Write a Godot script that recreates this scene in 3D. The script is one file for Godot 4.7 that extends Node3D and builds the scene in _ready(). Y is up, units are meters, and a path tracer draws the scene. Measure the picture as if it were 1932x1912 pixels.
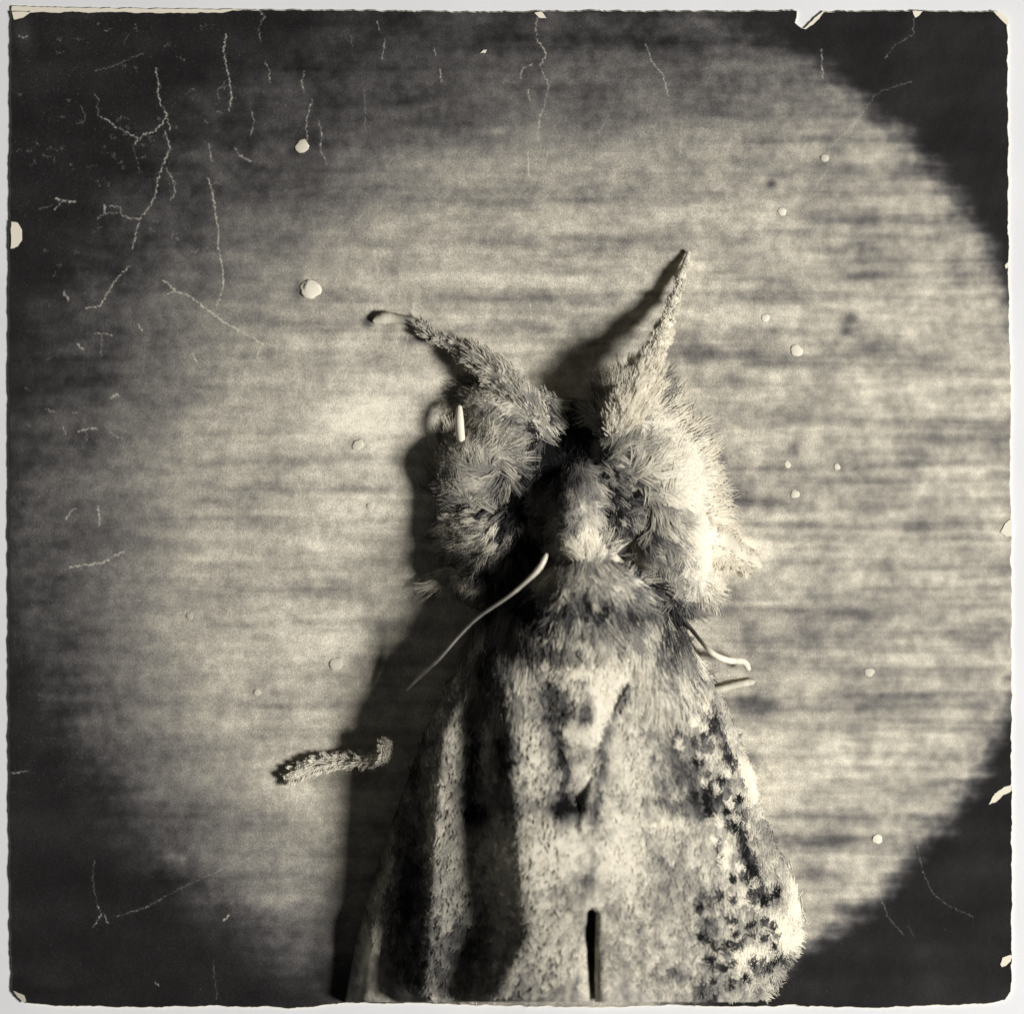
extends Node3D

# Distances are worked out in a drawing unit U on the print (the print is about 1890 units wide, 0.38 m).
const U := 0.0002
const CX := 966.0
const CY := 956.0
const CAM_H := 16000.0
const EMUL := 0.0        # height of the printed surface
const GX0 := 640.0
const GY0 := 440.0
const GS := 4.0
const GW := 236
const GH := 372

var rng := RandomNumberGenerator.new()
var body_h := PackedFloat32Array()    # height of the body
var all_h := PackedFloat32Array()     # body and wings
var marks_and_shade := PackedFloat32Array()     # markings and painted shade of the moth, grey tone 0..255
var warp_noise := FastNoiseLite.new()
var clump_noise := FastNoiseLite.new()
var mat_fur: StandardMaterial3D
var mat_hair: StandardMaterial3D
var mat_print: StandardMaterial3D
var used_names := {}
var left_rows := []
var right_rows := []


func _ready() -> void:
	rng.seed = 77
	# ---- camera
	var cam := Camera3D.new()
	cam.name = "camera"
	cam.position = Vector3(0, CAM_H * U, 0)
	cam.rotation_degrees = Vector3(-90, 0, 0)
	cam.fov = rad_to_deg(2.0 * atan(956.0 / CAM_H))
	cam.near = 0.1
	cam.far = 20.0
	var lens := CameraAttributesPhysical.new()
	lens.frustum_focal_length = 12.0 / tan(deg_to_rad(cam.fov) / 2.0)
	lens.frustum_focus_distance = CAM_H * U
	lens.exposure_aperture = 3.6
	cam.attributes = lens
	cam.fov = rad_to_deg(2.0 * atan(956.0 / CAM_H))
	add_child(cam)
	cam.current = true
	# ---- surroundings and exposure
	var env := Environment.new()
	env.background_mode = Environment.BG_COLOR
	env.background_color = Color(0.036, 0.036, 0.036).linear_to_srgb()
	env.ambient_light_source = Environment.AMBIENT_SOURCE_BG
	env.tonemap_mode = Environment.TONE_MAPPER_LINEAR
	env.tonemap_exposure = 1.0
	env.sdfgi_enabled = true
	env.ssao_enabled = true
	env.ssil_enabled = true
	var we := WorldEnvironment.new()
	we.name = "world_environment"
	we.environment = env
	add_child(we)
	# ---- lamp: one desk lamp to the right of the print, a little below it
	var elev := deg_to_rad(42.0)
	var az := deg_to_rad(14.0)
	var dist := 2.6
	var lamp := SpotLight3D.new()
	lamp.name = "lamp"
	lamp.position = Vector3(cos(elev) * cos(az), sin(elev), cos(elev) * sin(az)) * dist
	lamp.light_energy = 1.42 * dist * dist
	lamp.light_color = Color(1.0, 0.992, 0.98)
	lamp.light_size = 0.28
	lamp.spot_angle = 16.0
	lamp.spot_angle_attenuation = 0.3
	lamp.spot_range = 8.0
	lamp.spot_attenuation = 2.0
	lamp.shadow_enabled = true
	add_child(lamp)
	lamp.look_at_from_position(lamp.position, Vector3.ZERO, Vector3.UP)

	warp_noise.seed = 5
	warp_noise.frequency = 0.03
	warp_noise.fractal_octaves = 3
	clump_noise.seed = 9
	clump_noise.frequency = 0.045
	clump_noise.fractal_octaves = 2
	mat_fur = StandardMaterial3D.new()
	mat_fur.vertex_color_use_as_albedo = true
	mat_fur.roughness = 0.85
	mat_fur.metallic_specular = 0.25

	mat_hair = mat_fur.duplicate()
	mat_hair.metallic_specular = 0.15
	build_backing()
	build_print()
	build_crumbs()
	build_moth()


# ------------------------------------------------------------------ helpers
func P(x: float, y: float, h: float) -> Vector3:
	return Vector3((x - CX) * U, h * U, (y - CY) * U)


func tint(v: float) -> Color:   # a grey tone of the toned print, sRGB
	var t := clampf((v - 45.0) / 150.0, 0.0, 1.0)
	t = t * t * (3.0 - 2.0 * t)
	v = clampf(v, 0.0, 255.0) / 255.0
	return Color(v * 1.0, v * (0.982 - 0.013 * t), v * (0.98 - 0.094 * t))


func lin(v: float) -> Color:
	return tint(v).srgb_to_linear()


func obj(called: String, mesh: Mesh, m: Material, parent: Node3D = self) -> MeshInstance3D:
	var o := MeshInstance3D.new()
	o.name = called if parent != self else numbered(called)
	o.mesh = mesh
	o.material_override = m
	if parent != self:
		# meshes are built in the scene's axes; a part sits under its thing's base
		var at := Vector3.ZERO
		var p: Node = parent
		while p is Node3D and p != self:
			at += (p as Node3D).position
			p = p.get_parent()
		o.position = -at
		var n := 0
		while parent.has_node(NodePath(o.name)):
			n += 1
			o.name = "%s_%03d" % [called, n]
	parent.add_child(o, true)
	return o


func numbered(called: String) -> String:
	if not used_names.has(called):
		used_names[called] = 0
		return called
	used_names[called] += 1
	return "%s_%03d" % [called, used_names[called]]


func tag(o: Node3D, label: String, category: String, group := "", kind := "") -> void:
	if label:
		o.set_meta("label", label)
	if category:
		o.set_meta("category", category)
	if group:
		o.set_meta("group", group)
	if kind:
		o.set_meta("kind", kind)


func flat_mat(v: float, rough := 0.9) -> StandardMaterial3D:
	var m := StandardMaterial3D.new()
	m.albedo_color = tint(v)
	m.roughness = rough
	m.metallic_specular = 0.25
	return m


# a flat sheet cut to outlines, with thickness; uv runs over the picture
func slab(outlines: Array, h0: float, h1: float, smooth_side := true) -> ArrayMesh:
	var st := SurfaceTool.new()
	st.begin(Mesh.PRIMITIVE_TRIANGLES)
	st.set_smooth_group(-1)
	for poly: PackedVector2Array in outlines:
		if Geometry2D.is_polygon_clockwise(poly):
			poly = poly.duplicate()
			poly.reverse()
		var tri := Geometry2D.triangulate_polygon(poly)
		for k in range(0, tri.size(), 3):
			var a := poly[tri[k]]
			var b := poly[tri[k + 1]]
			var c := poly[tri[k + 2]]
			if (b - a).cross(c - a) < 0.0:
				var s := b
				b = c
				c = s
			for q: Vector2 in [a, b, c]:
				st.set_uv(Vector2(q.x / 1932.0, q.y / 1912.0))
				st.add_vertex(P(q.x, q.y, h1))
		for k in poly.size():
			var a := poly[k]
			var b := poly[(k + 1) % poly.size()]
			var mid := (a + b) * 0.5
			var quad := [P(a.x, a.y, h1), P(b.x, b.y, h1), P(b.x, b.y, h0), P(a.x, a.y, h0)]
			var out := Vector3(b.y - a.y, 0, -(b.x - a.x))
			var test := (quad[2] - quad[0] as Vector3).cross(quad[1] - quad[0] as Vector3)
			var order := [0, 1, 2, 0, 2, 3]
			if test.dot(out) < 0.0:
				order = [0, 2, 1, 0, 3, 2]
			var inner := Geometry2D.is_point_in_polygon(mid + Vector2(b.y - a.y, -(b.x - a.x)).normalized() * 0.01, poly)
			if inner:
				order.reverse()
			for i: int in order:
				st.set_uv(Vector2(mid.x / 1932.0, mid.y / 1912.0))
				st.add_vertex(quad[i])
	st.generate_normals()
	return st.commit()


func jitter_poly(pts: Array, amp: float, step := 5.0, sd := 1) -> PackedVector2Array:
	var n := FastNoiseLite.new()
	n.seed = sd
	n.frequency = 0.022
	n.fractal_octaves = 4
	n.fractal_gain = 0.6
	var out := PackedVector2Array()
	for k in pts.size():
		var a: Vector2 = pts[k]
		var b: Vector2 = pts[(k + 1) % pts.size()]
		var m := maxi(1, int(a.distance_to(b) / step))
		var nn := (b - a).normalized().orthogonal()
		for i in m:
			var p := a.lerp(b, float(i) / m)
			var q := amp * 1.6 * n.get_noise_2d(p.x, p.y)
			out.append(p + nn * q + Vector2(rng.randf_range(-0.3, 0.3), rng.randf_range(-0.3, 0.3)))
	return out


# ------------------------------------------------------------------ backing
func build_backing() -> void:
	var q := PlaneMesh.new()
	q.size = Vector2(3, 3)
	q.subdivide_width = 1
	var m := StandardMaterial3D.new()
	m.roughness = 0.95
	m.metallic_specular = 0.2
	var n := FastNoiseLite.new()
	n.seed = 21
	n.frequency = 0.012
	var t := NoiseTexture2D.new()
	t.noise = n
	t.width = 512
	t.height = 512
	t.seamless = true
	var g := Gradient.new()
	g.colors = PackedColorArray([Color(0.872, 0.872, 0.878), Color(0.905, 0.905, 0.908)])
	t.color_ramp = g
	m.albedo_texture = t
	m.uv1_scale = Vector3(6, 6, 1)
	var o := obj("backing_board", q, m)
	o.position.y = -6.0 * U
	tag(o, "smooth white mounting board under the torn photographic print", "board", "", "structure")


# ------------------------------------------------------------------ the print
var cracks := []          # [strength, half width, points...]

func crack(w: float, s: float, ox: float, oy: float, f: float, pts: Array) -> void:
	var c := PackedVector2Array()
	for k in range(0, pts.size(), 2):
		c.append(Vector2(ox + pts[k] * f, oy + pts[k + 1] * f))
	cracks.append([s, w, c])


func list_cracks() -> void:
	var f := 0.3537
	# upper left
	crack(1.5, 0.85, 0, 0, f, [828, 360, 842, 440, 838, 490, 855, 550, 888, 605])
	crack(1.2, 0.75, 0, 0, f, [888, 605, 896, 650, 908, 690])
	crack(1.5, 0.85, 0, 0, f, [888, 605, 860, 660, 825, 695, 765, 715, 715, 765])
	crack(1.3, 0.75, 0, 0, f, [730, 735, 660, 695, 620, 680, 570, 635, 525, 620])
	crack(1.0, 0.5, 0, 0, f, [525, 620, 515, 570, 525, 525, 500, 495])
	crack(1.0, 0.35, 0, 0, f, [705, 770, 720, 830, 745, 920])
	crack(1.5, 0.85, 0, 0, f, [878, 695, 905, 790, 865, 880, 835, 970, 830, 1030, 800, 1095])
	crack(1.3, 0.75, 0, 0, f, [795, 1100, 745, 1165, 725, 1230, 705, 1330])
	crack(1.1, 0.7, 0, 0, f, [745, 1165, 690, 1160, 640, 1140, 640, 1105, 580, 1095])
	crack(1.3, 0.75, 0, 0, f, [885, 895, 930, 970, 930, 1035, 905, 1065])
	crack(1.9, 0.7, 0, 0, f, [553, 1085, 560, 1140])
	crack(1.1, 0.5, 0, 0, f, [560, 1135, 515, 1165])
	crack(1.1, 0.5, 0, 0, f, [560, 1138, 625, 1130])
	crack(1.0, 0.5, 0, 0, f, [205, 1110, 280, 1095])
	crack(1.9, 0.7, 0, 0, f, [295, 1055, 345, 1068, 400, 1075])
	crack(1.2, 0.6, 0, 0, f, [330, 1072, 285, 1115])
	crack(1.5, 0.85, 0, 0, f, [1205, 180, 1188, 280, 1210, 370, 1235, 500, 1220, 590])
	crack(1.0, 0.4, 0, 0, f, [1200, 430, 1155, 490, 1170, 545])
	crack(1.1, 0.6, 0, 0, f, [1335, 590, 1355, 640, 1335, 720])
	crack(1.1, 0.6, 0, 0, f, [1110, 765, 1130, 860])
	crack(1.5, 0.6, 0, 0, f, [1250, 780, 1270, 825, 1340, 860])
	crack(1.4, 0.8, 0, 0, f, [1105, 945, 1130, 1010, 1145, 1130, 1165, 1230, 1160, 1310, 1185, 1430, 1190, 1530])
	crack(1.1, 0.6, 0, 0, f, [1190, 1530, 1155, 1630])
	crack(1.5, 0.75, 0, 0, f, [685, 1415, 615, 1490, 555, 1585, 530, 1630, 455, 1640])
	crack(1.5, 0.85, 0, 0, f, [870, 1490, 930, 1550, 1010, 1575, 1100, 1645, 1200, 1720, 1280, 1765])
	crack(1.1, 0.7, 0, 0, f, [930, 1550, 870, 1575])
	crack(1.1, 0.7, 0, 0, f, [1290, 1775, 1340, 1795, 1405, 1838])
	crack(0.9, 0.6, 0, 0, f, [1385, 1850, 1365, 1910])
	crack(1.1, 0.65, 0, 0, f, [1620, 375, 1608, 440, 1625, 490])
	crack(1.1, 0.65, 0, 0, f, [1665, 525, 1645, 590, 1632, 650, 1635, 750])
	crack(1.1, 0.6, 0, 0, f, [1695, 640, 1715, 720, 1710, 800, 1745, 880])
	crack(1.1, 0.55, 0, 0, f, [1410, 325, 1435, 370, 1438, 440])
	crack(1.5, 0.6, 0, 0, f, [1382, 50, 1410, 90])
	crack(1.0, 0.55, 0, 0, f, [1410, 90, 1378, 140, 1390, 220])
	crack(1.2, 0.35, 0, 0, f, [500, 375, 600, 350, 690, 310, 770, 280])
	crack(1.2, 0.45, 0, 0, f, [555, 165, 600, 145])
	crack(1.0, 0.4, 0, 0, f, [430, 560, 452, 620, 440, 660])
	crack(1.0, 0.4, 0, 0, f, [655, 230, 685, 175])
	crack(2.3, 0.6, 0, 0, f, [335, 1555, 365, 1600])
	crack(1.6, 0.7, 0, 0, f, [735, 1725, 755, 1765])
	crack(1.2, 0.6, 0, 0, f, [500, 1775, 600, 1785])
	crack(1.7, 0.6, 0, 0, f, [410, 1830, 440, 1865])
	crack(1.0, 0.5, 0, 0, f, [540, 1780, 535, 1900])
	crack(1.6, 0.5, 0, 0, f, [95, 192, 148, 195])
	# left, half way down
	crack(1.4, 0.6, 0, 628, f, [415, 520, 490, 505, 520, 510])
	crack(1.7, 0.7, 0, 628, f, [370, 1248, 440, 1235, 540, 1225, 600, 1190, 660, 1165])
	crack(1.9, 0.55, 0, 628, f, [522, 920, 528, 1030])
	crack(1.7, 0.5, 0, 628, f, [350, 990, 380, 940, 405, 935])
	crack(1.7, 0.7, 0, 628, f, [590, 345, 620, 322, 635, 332])
	crack(1.7, 0.45, 0, 628, f, [240, 405, 285, 420])
	crack(1.7, 0.7, 0, 628, f, [1022, 108, 1048, 150])
	crack(1.0, 0.4, 0, 628, f, [555, 495, 600, 540, 665, 570])
	crack(1.5, 0.45, 0, 628, f, [335, 500, 350, 540])
	crack(1.0, 0.6, 0, 628, f, [1770, 970, 1787, 1035])
	# top, middle
	f = 0.35
	crack(1.3, 0.6, 628, 0, f, [1100, 70, 1092, 190])
	crack(1.4, 0.7, 628, 0, f, [1092, 195, 1150, 290, 1115, 350])
	crack(1.2, 0.55, 628, 0, f, [1115, 350, 1130, 390, 1165, 460, 1140, 560, 1110, 650, 1105, 760])
	crack(1.1, 0.6, 628, 0, f, [1080, 340, 1020, 370, 1010, 420])
	crack(1.1, 0.65, 628, 0, f, [1685, 235, 1720, 330, 1780, 400, 1810, 520])
	crack(1.0, 0.7, 628, 0, f, [1050, 480, 1062, 540])
	crack(1.2, 0.7, 628, 0, f, [1050, 820, 1057, 950])
	crack(1.1, 0.65, 628, 0, f, [235, 110, 250, 160])
	crack(1.1, 0.6, 628, 0, f, [280, 210, 265, 320])
	crack(1.1, 0.6, 628, 0, f, [545, 250, 550, 300])
	crack(1.2, 0.7, 628, 0, f, [575, 370, 585, 440])
	crack(0.9, 0.45, 628, 0, f, [95, 190, 105, 250])
	crack(0.8, 0.35, 628, 0, f, [170, 480, 172, 690])
	crack(0.8, 0.35, 628, 0, f, [1480, 620, 1430, 720])
	crack(0.8, 0.45, 628, 0, f, [1880, 650, 1870, 850])
	# left of the moth, from its foreleg down past its shoulder
	f = 0.3789
	crack(1.6, 0.7, 676, 411, f, [275, 420, 270, 500, 295, 580])
	crack(1.1, 0.75, 676, 411, f, [275, 430, 245, 600, 215, 720, 235, 800, 240, 860, 235, 980])
	crack(1.1, 0.6, 676, 411, f, [275, 985, 270, 1080, 285, 1100, 270, 1160])
	crack(1.2, 0.7, 676, 411, f, [298, 1175, 290, 1235, 300, 1255, 290, 1380])
	crack(1.0, 0.5, 676, 411, f, [270, 1560, 268, 1700, 262, 1880])
	crack(1.1, 0.5, 676, 411, f, [255, 1940, 245, 2000, 228, 2060])
	crack(1.0, 0.6, 676, 411, f, [90, 230, 105, 275])
	crack(1.0, 0.6, 676, 411, f, [850, 400, 860, 515])
	# lower left
	f = 0.3537
	crack(0.9, 0.4, 0, 1236, f, [500, 1090, 490, 1180, 500, 1250, 515, 1330])
	crack(1.3, 0.65, 0, 1236, f, [515, 1330, 540, 1385, 490, 1450])
	crack(1.3, 0.65, 0, 1236, f, [555, 1380, 575, 1430])
	crack(1.2, 0.45, 0, 1236, f, [620, 1390, 700, 1365, 760, 1350, 860, 1295])
	crack(0.9, 0.3, 0, 1236, f, [860, 1295, 1000, 1220, 1180, 1140, 1290, 1100, 1380, 1050, 1500, 1000])
	crack(1.1, 0.5, 0, 1236, f, [1620, 355, 1560, 430, 1545, 520])
	crack(1.0, 0.45, 0, 1236, f, [1600, 385, 1740, 370])
	crack(0.9, 0.35, 0, 1236, f, [970, 560, 975, 650])
	crack(1.9, 0.75, 0, 1236, f, [1215, 1385, 1195, 1415])
	crack(0.9, 0.35, 0, 1236, f, [1135, 1620, 1155, 1830])
	crack(1.9, 0.5, 0, 1236, f, [828, 1740, 848, 1758])
	crack(1.3, 0.5, 0, 1236, f, [40, 628, 150, 615])
	# right
	crack(1.2, 0.3, 1256, 1236, f, [1340, 1010, 1370, 1150, 1420, 1260, 1500, 1330, 1640, 1390])
	crack(1.2, 0.3, 1256, 1236, f, [1140, 1270, 1190, 1400, 1270, 1490])
	crack(0.9, 0.25, 1256, 1236, f, [1290, 1440, 1330, 1500])
	crack(1.2, 0.6, 1256, 0, f, [830, 260, 838, 415])
	crack(0.9, 0.35, 1256, 0, f, [1315, 430, 1270, 445, 1190, 470, 1120, 500, 1080, 560, 1020, 640])
	crack(0.9, 0.3, 1256, 0, f, [1020, 640, 940, 720, 870, 790, 860, 900, 790, 1010])
	crack(1.0, 0.4, 1256, 0, f, [1325, 90, 1320, 180, 1220, 240, 1170, 310])
	crack(1.2, 0.6, 1332, 980, 0.385, [0, 20, 60, 45, 130, 85, 190, 125, 240, 165, 275, 235])
	crack(0.8, 0.4, 1256, 628, f, [1690, 710, 1845, 730])


func arr(im: Image) -> PackedByteArray:
	im.convert(Image.FORMAT_L8)
	return im.get_data()


func noise_bytes(sd: int, freq: float, oct: int, w: int, h: int, W: int, H: int, kind := FastNoiseLite.TYPE_SIMPLEX_SMOOTH) -> PackedByteArray:
	var n := FastNoiseLite.new()
	n.seed = sd
	n.noise_type = kind
	n.frequency = freq
	n.fractal_octaves = oct
	var im := n.get_image(w, h, false, false, true)
	if w != W or h != H:
		im.resize(W, H, Image.INTERPOLATE_CUBIC)
	return arr(im)


# dark and pale specks of the printed wood, with painted crumb shadows and corner crease shade: x, y, rx, ry, change of tone
const SPOTS := [
	[1455, 346, 11, 9, -75], [1440, 335, 12, 10, 28], [1606, 600, 13, 9, -70], [1597, 622, 9, 9, -60], [692, 605, 11, 11, -95],
	[1500, 845, 9, 22, -55], [1360, 865, 12, 12, -35], [1450, 955, 50, 12, -45], [1400, 938, 60, 16, -45], [1450, 1208, 34, 13, -60],
	[1420, 1320, 45, 16, -55], [1330, 1120, 26, 20, -45], [1370, 1120, 60, 14, -25], [1560, 840, 30, 12, -20], [1620, 1160, 80, 10, -35],
	[1420, 1585, 40, 14, -40], [1540, 1590, 60, 12, -45], [1540, 1648, 45, 12, -40], [1640, 1450, 50, 10, -35], [1340, 1400, 40, 30, -25],
	[560, 285, 14, 8, -45], [563, 545, 8, 22, -60], [1420, 1180, 20, 14, -30], [1660, 655, 60, 12, -35], [1370, 665, 75, 12, -50],
	[1640, 408, 120, 8, -30], [1580, 472, 60, 12, -40], [1630, 520, 40, 8, -35], [780, 640, 30, 10, -30], [1430, 1040, 60, 26, 45],
	[1370, 1040, 55, 34, 60], [660, 790, 45, 30, 30], [700, 760, 60, 40, 25], [560, 1490, 60, 22, 30], [1310, 500, 26, 10, 40],
	[620, 838, 14, 14, -25], [660, 835, 12, 10, -30], [1010, 560, 170, 9, -35], [900, 520, 120, 10, 18], [640, 1550, 50, 20, 12],
	[500, 1480, 40, 16, 14], [1700, 1225, 120, 10, -22], [1620, 1690, 60, 14, 14], [1490, 1660, 60, 10, 18], [1230, 180, 40, 14, 14],
	[150, 1660, 60, 12, -8], [1910, 1283, 26, 12, -55], [1850, 830, 60, 14, -18], [1450, 620, 40, 8, -25], [1700, 900, 60, 12, -15],
	[320, 1618, 11, 9, 55], [345, 1620, 7, 8, 40], [500, 1770, 14, 12, 24], [940, 245, 12, 12, 26], [1352, 92, 10, 9, 30],
	[36, 960, 46, 330, 26], [240, 1130, 120, 60, 10], [640, 1560, 60, 30, 12], [520, 1700, 70, 24, 16], [690, 760, 90, 50, 14], [60, 1868, 70, 9, -22], [35, 1850, 22, 12, -22], [1760, 1860, 26, 30, 38], [1740, 1800, 20, 22, 24],
	[40, 60, 16, 26, 60], [52, 90, 16, 30, 26], [90, 130, 40, 14, 18], [150, 30, 60, 8, 24], [1885, 45, 10, 16, 22],
]

func print_texture() -> ImageTexture:
	var W := 1600
	var H := 1584
	var s1 := noise_bytes(3, 0.024, 3, 70, H, W, H)
	var s2 := noise_bytes(8, 0.050, 2, 260, H, W, H)
	var s3 := noise_bytes(14, 0.012, 2, 260, H, W, H)
	var bl := noise_bytes(11, 0.035, 3, 400, 396, W, H)
	var b2 := noise_bytes(23, 0.07, 2, 800, 792, W, H)
	var gr := PackedFloat32Array()
	gr.resize(W * H)
	for k in W * H:
		gr[k] = rng.randf() + rng.randf() - 1.0
	var over := PackedFloat32Array()
	over.resize(W * H)
	var spot := PackedFloat32Array()
	spot.resize(W * H)
	var sx := W / 1932.0
	var sy := H / 1912.0
	for s in SPOTS:
		for yy in range(maxi(0, int((s[1] - s[3] * 2.6) * sy)), mini(H, int((s[1] + s[3] * 2.6) * sy) + 1)):
			var dy: float = (yy / sy - s[1]) / s[3]
			for xx in range(maxi(0, int((s[0] - s[2] * 2.6) * sx)), mini(W, int((s[0] + s[2] * 2.6) * sx) + 1)):
				var dx: float = (xx / sx - s[0]) / s[2]
				var ww := 1.0 + 0.7 * (bl[yy * W + xx] - 128) / 128.0
				var q := (dx * dx + dy * dy) * ww
				if q < 6.0:
					spot[yy * W + xx] += s[4] * exp(-q * 0.9)
	# cracks where the emulsion has broken away
	list_cracks()
	var cn := FastNoiseLite.new()
	cn.seed = 31
	cn.frequency = 0.11
	cn.fractal_octaves = 3
	for c in cracks:
		var pts: PackedVector2Array = c[2]
		var st: float = c[0] * 0 + c[0]
		for k in pts.size() - 1:
			var a := pts[k]
			var b := pts[k + 1]
			var nn := (b - a).normalized().orthogonal()
			var m := maxi(2, int(a.distance_to(b) / 0.5))
			for i in m:
				var p := a.lerp(b, float(i) / m)
				p += nn * 3.4 * cn.get_noise_2d(p.x * 1.3, p.y * 1.3)
				var r: float = (c[1] as float) * 0.95 * (0.8 + 0.9 * cn.get_noise_2d(p.x * 2.0 + 300.0, p.y * 2.0)) * sx
				var inten: float = c[0] * 1.25
				inten *= 0.8 + 1.1 * cn.get_noise_2d(p.x + 900.0, p.y)
				dab(over, W, H, p.x * sx, p.y * sy, maxf(r, 0.55), clampf(inten, 0.0, 1.0))
				if rng.randf() < 0.34:
					var q := p + Vector2(rng.randfn(0, 5.0), rng.randfn(0, 5.0))
					dab(over, W, H, q.x * sx, q.y * sy, 0.6, rng.randf_range(0.1, 0.5) * c[0])
	# flecks
	for i in 2600:
		var p := Vector2(absf(rng.randfn(0, 330.0)) + 20.0, absf(rng.randfn(0, 420.0)) + 22.0)
		if i % 4 == 0:
			p = Vector2(rng.randf_range(20, 1905), rng.randf_range(20, 1890))
		elif i % 4 == 1:
			p = Vector2(20.0 + absf(rng.randfn(0, 130.0)), rng.randf_range(900, 1500))
		dab(over, W, H, p.x * sx, p.y * sy, rng.randf_range(0.4, 0.9), rng.randf_range(0.05, 0.45))
	for i in 70:
		var p := Vector2(rng.randf_range(30, 420), 20.0 + absf(rng.randfn(0, 330.0)))
		for j in 14:
			p += Vector2(rng.randfn(0, 2.2), rng.randfn(0, 1.6))
			dab(over, W, H, p.x * sx, p.y * sy, rng.randf_range(0.5, 1.1), rng.randf_range(0.1, 0.6))
	var data := PackedByteArray()
	data.resize(W * H * 3)
	var lut := PackedColorArray()
	for v in 256:
		lut.append(tint(v))
	for j in H:
		var y := j / sy
		for i in W:
			var k := j * W + i
			var x := i / sx
			var a1 := (s1[k] - 128) / 128.0
			var a2 := (s2[k] - 128) / 128.0
			var a3 := (s3[k] - 128) / 128.0
			var ab := (bl[k] - 128) / 128.0
			var ag := gr[k]
			# the round picture, with light falloff to its left and upper rim painted in
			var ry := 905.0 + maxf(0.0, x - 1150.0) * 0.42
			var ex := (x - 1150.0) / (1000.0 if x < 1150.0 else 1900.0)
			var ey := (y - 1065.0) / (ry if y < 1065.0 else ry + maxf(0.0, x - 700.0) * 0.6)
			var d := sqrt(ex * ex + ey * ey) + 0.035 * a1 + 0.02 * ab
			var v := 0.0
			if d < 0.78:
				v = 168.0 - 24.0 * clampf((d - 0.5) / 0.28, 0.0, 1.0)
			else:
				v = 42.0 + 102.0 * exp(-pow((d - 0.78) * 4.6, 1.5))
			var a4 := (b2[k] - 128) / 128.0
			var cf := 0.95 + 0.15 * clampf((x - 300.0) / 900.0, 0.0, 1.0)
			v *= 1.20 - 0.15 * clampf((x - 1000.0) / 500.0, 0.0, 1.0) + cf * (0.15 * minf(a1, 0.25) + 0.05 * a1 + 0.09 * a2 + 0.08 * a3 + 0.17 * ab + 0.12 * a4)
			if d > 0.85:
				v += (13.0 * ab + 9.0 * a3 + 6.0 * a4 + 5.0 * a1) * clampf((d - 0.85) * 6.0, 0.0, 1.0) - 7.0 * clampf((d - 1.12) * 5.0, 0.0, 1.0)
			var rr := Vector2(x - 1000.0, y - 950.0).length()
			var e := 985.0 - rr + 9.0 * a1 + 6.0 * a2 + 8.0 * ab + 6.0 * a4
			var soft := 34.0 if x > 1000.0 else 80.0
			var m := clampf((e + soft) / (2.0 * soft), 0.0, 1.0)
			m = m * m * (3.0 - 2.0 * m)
			v = (36.0 + 5.0 * a3 + 6.0 * ab + 10.0 * clampf((y - 1780.0) / 120.0, 0.0, 1.0) * clampf((x - 1600.0) / 200.0, 0.0, 1.0)) * (1.0 - m) + v * m  # lower right corner lightened as a painted sheen
			v += spot[k] * (0.35 + 0.65 * clampf((v - 40.0) / 110.0, 0.0, 1.0))
			# printing grain, stronger on the left
			var gs := 0.30 if x < 1350.0 else 0.30 - 0.14 * clampf((x - 1350.0) / 300.0, 0.0, 1.0)
			v += ag * gs * (18.0 + v * 0.75)
			v = maxf(v, 27.0)
			var o := clampf(over[k], 0.0, 1.0)
			v = v * (1.0 - o) + o * clampf(maxf(150.0 + 0.4 * v, v + 58.0), 0.0, 232.0)
			var c := lut[clampi(int(v), 0, 255)]
			data[k * 3] = int(c.r * 255.0)
			data[k * 3 + 1] = int(c.g * 255.0)
			data[k * 3 + 2] = int(c.b * 255.0)
	var im := Image.create_from_data(W, H, false, Image.FORMAT_RGB8, data)
	return ImageTexture.create_from_image(im)


func dab(a: PackedFloat32Array, W: int, H: int, x: float, y: float, r: float, v: float) -> void:
	for yy in range(maxi(0, int(y - r)), mini(H, int(y + r) + 2)):
		for xx in range(maxi(0, int(x - r)), mini(W, int(x + r) + 2)):
			var q := Vector2(xx - x, yy - y).length()
			var c := clampf(r + 0.5 - q, 0.0, 1.0) * v
			if c > a[yy * W + xx]:
				a[yy * W + xx] = c


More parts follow.
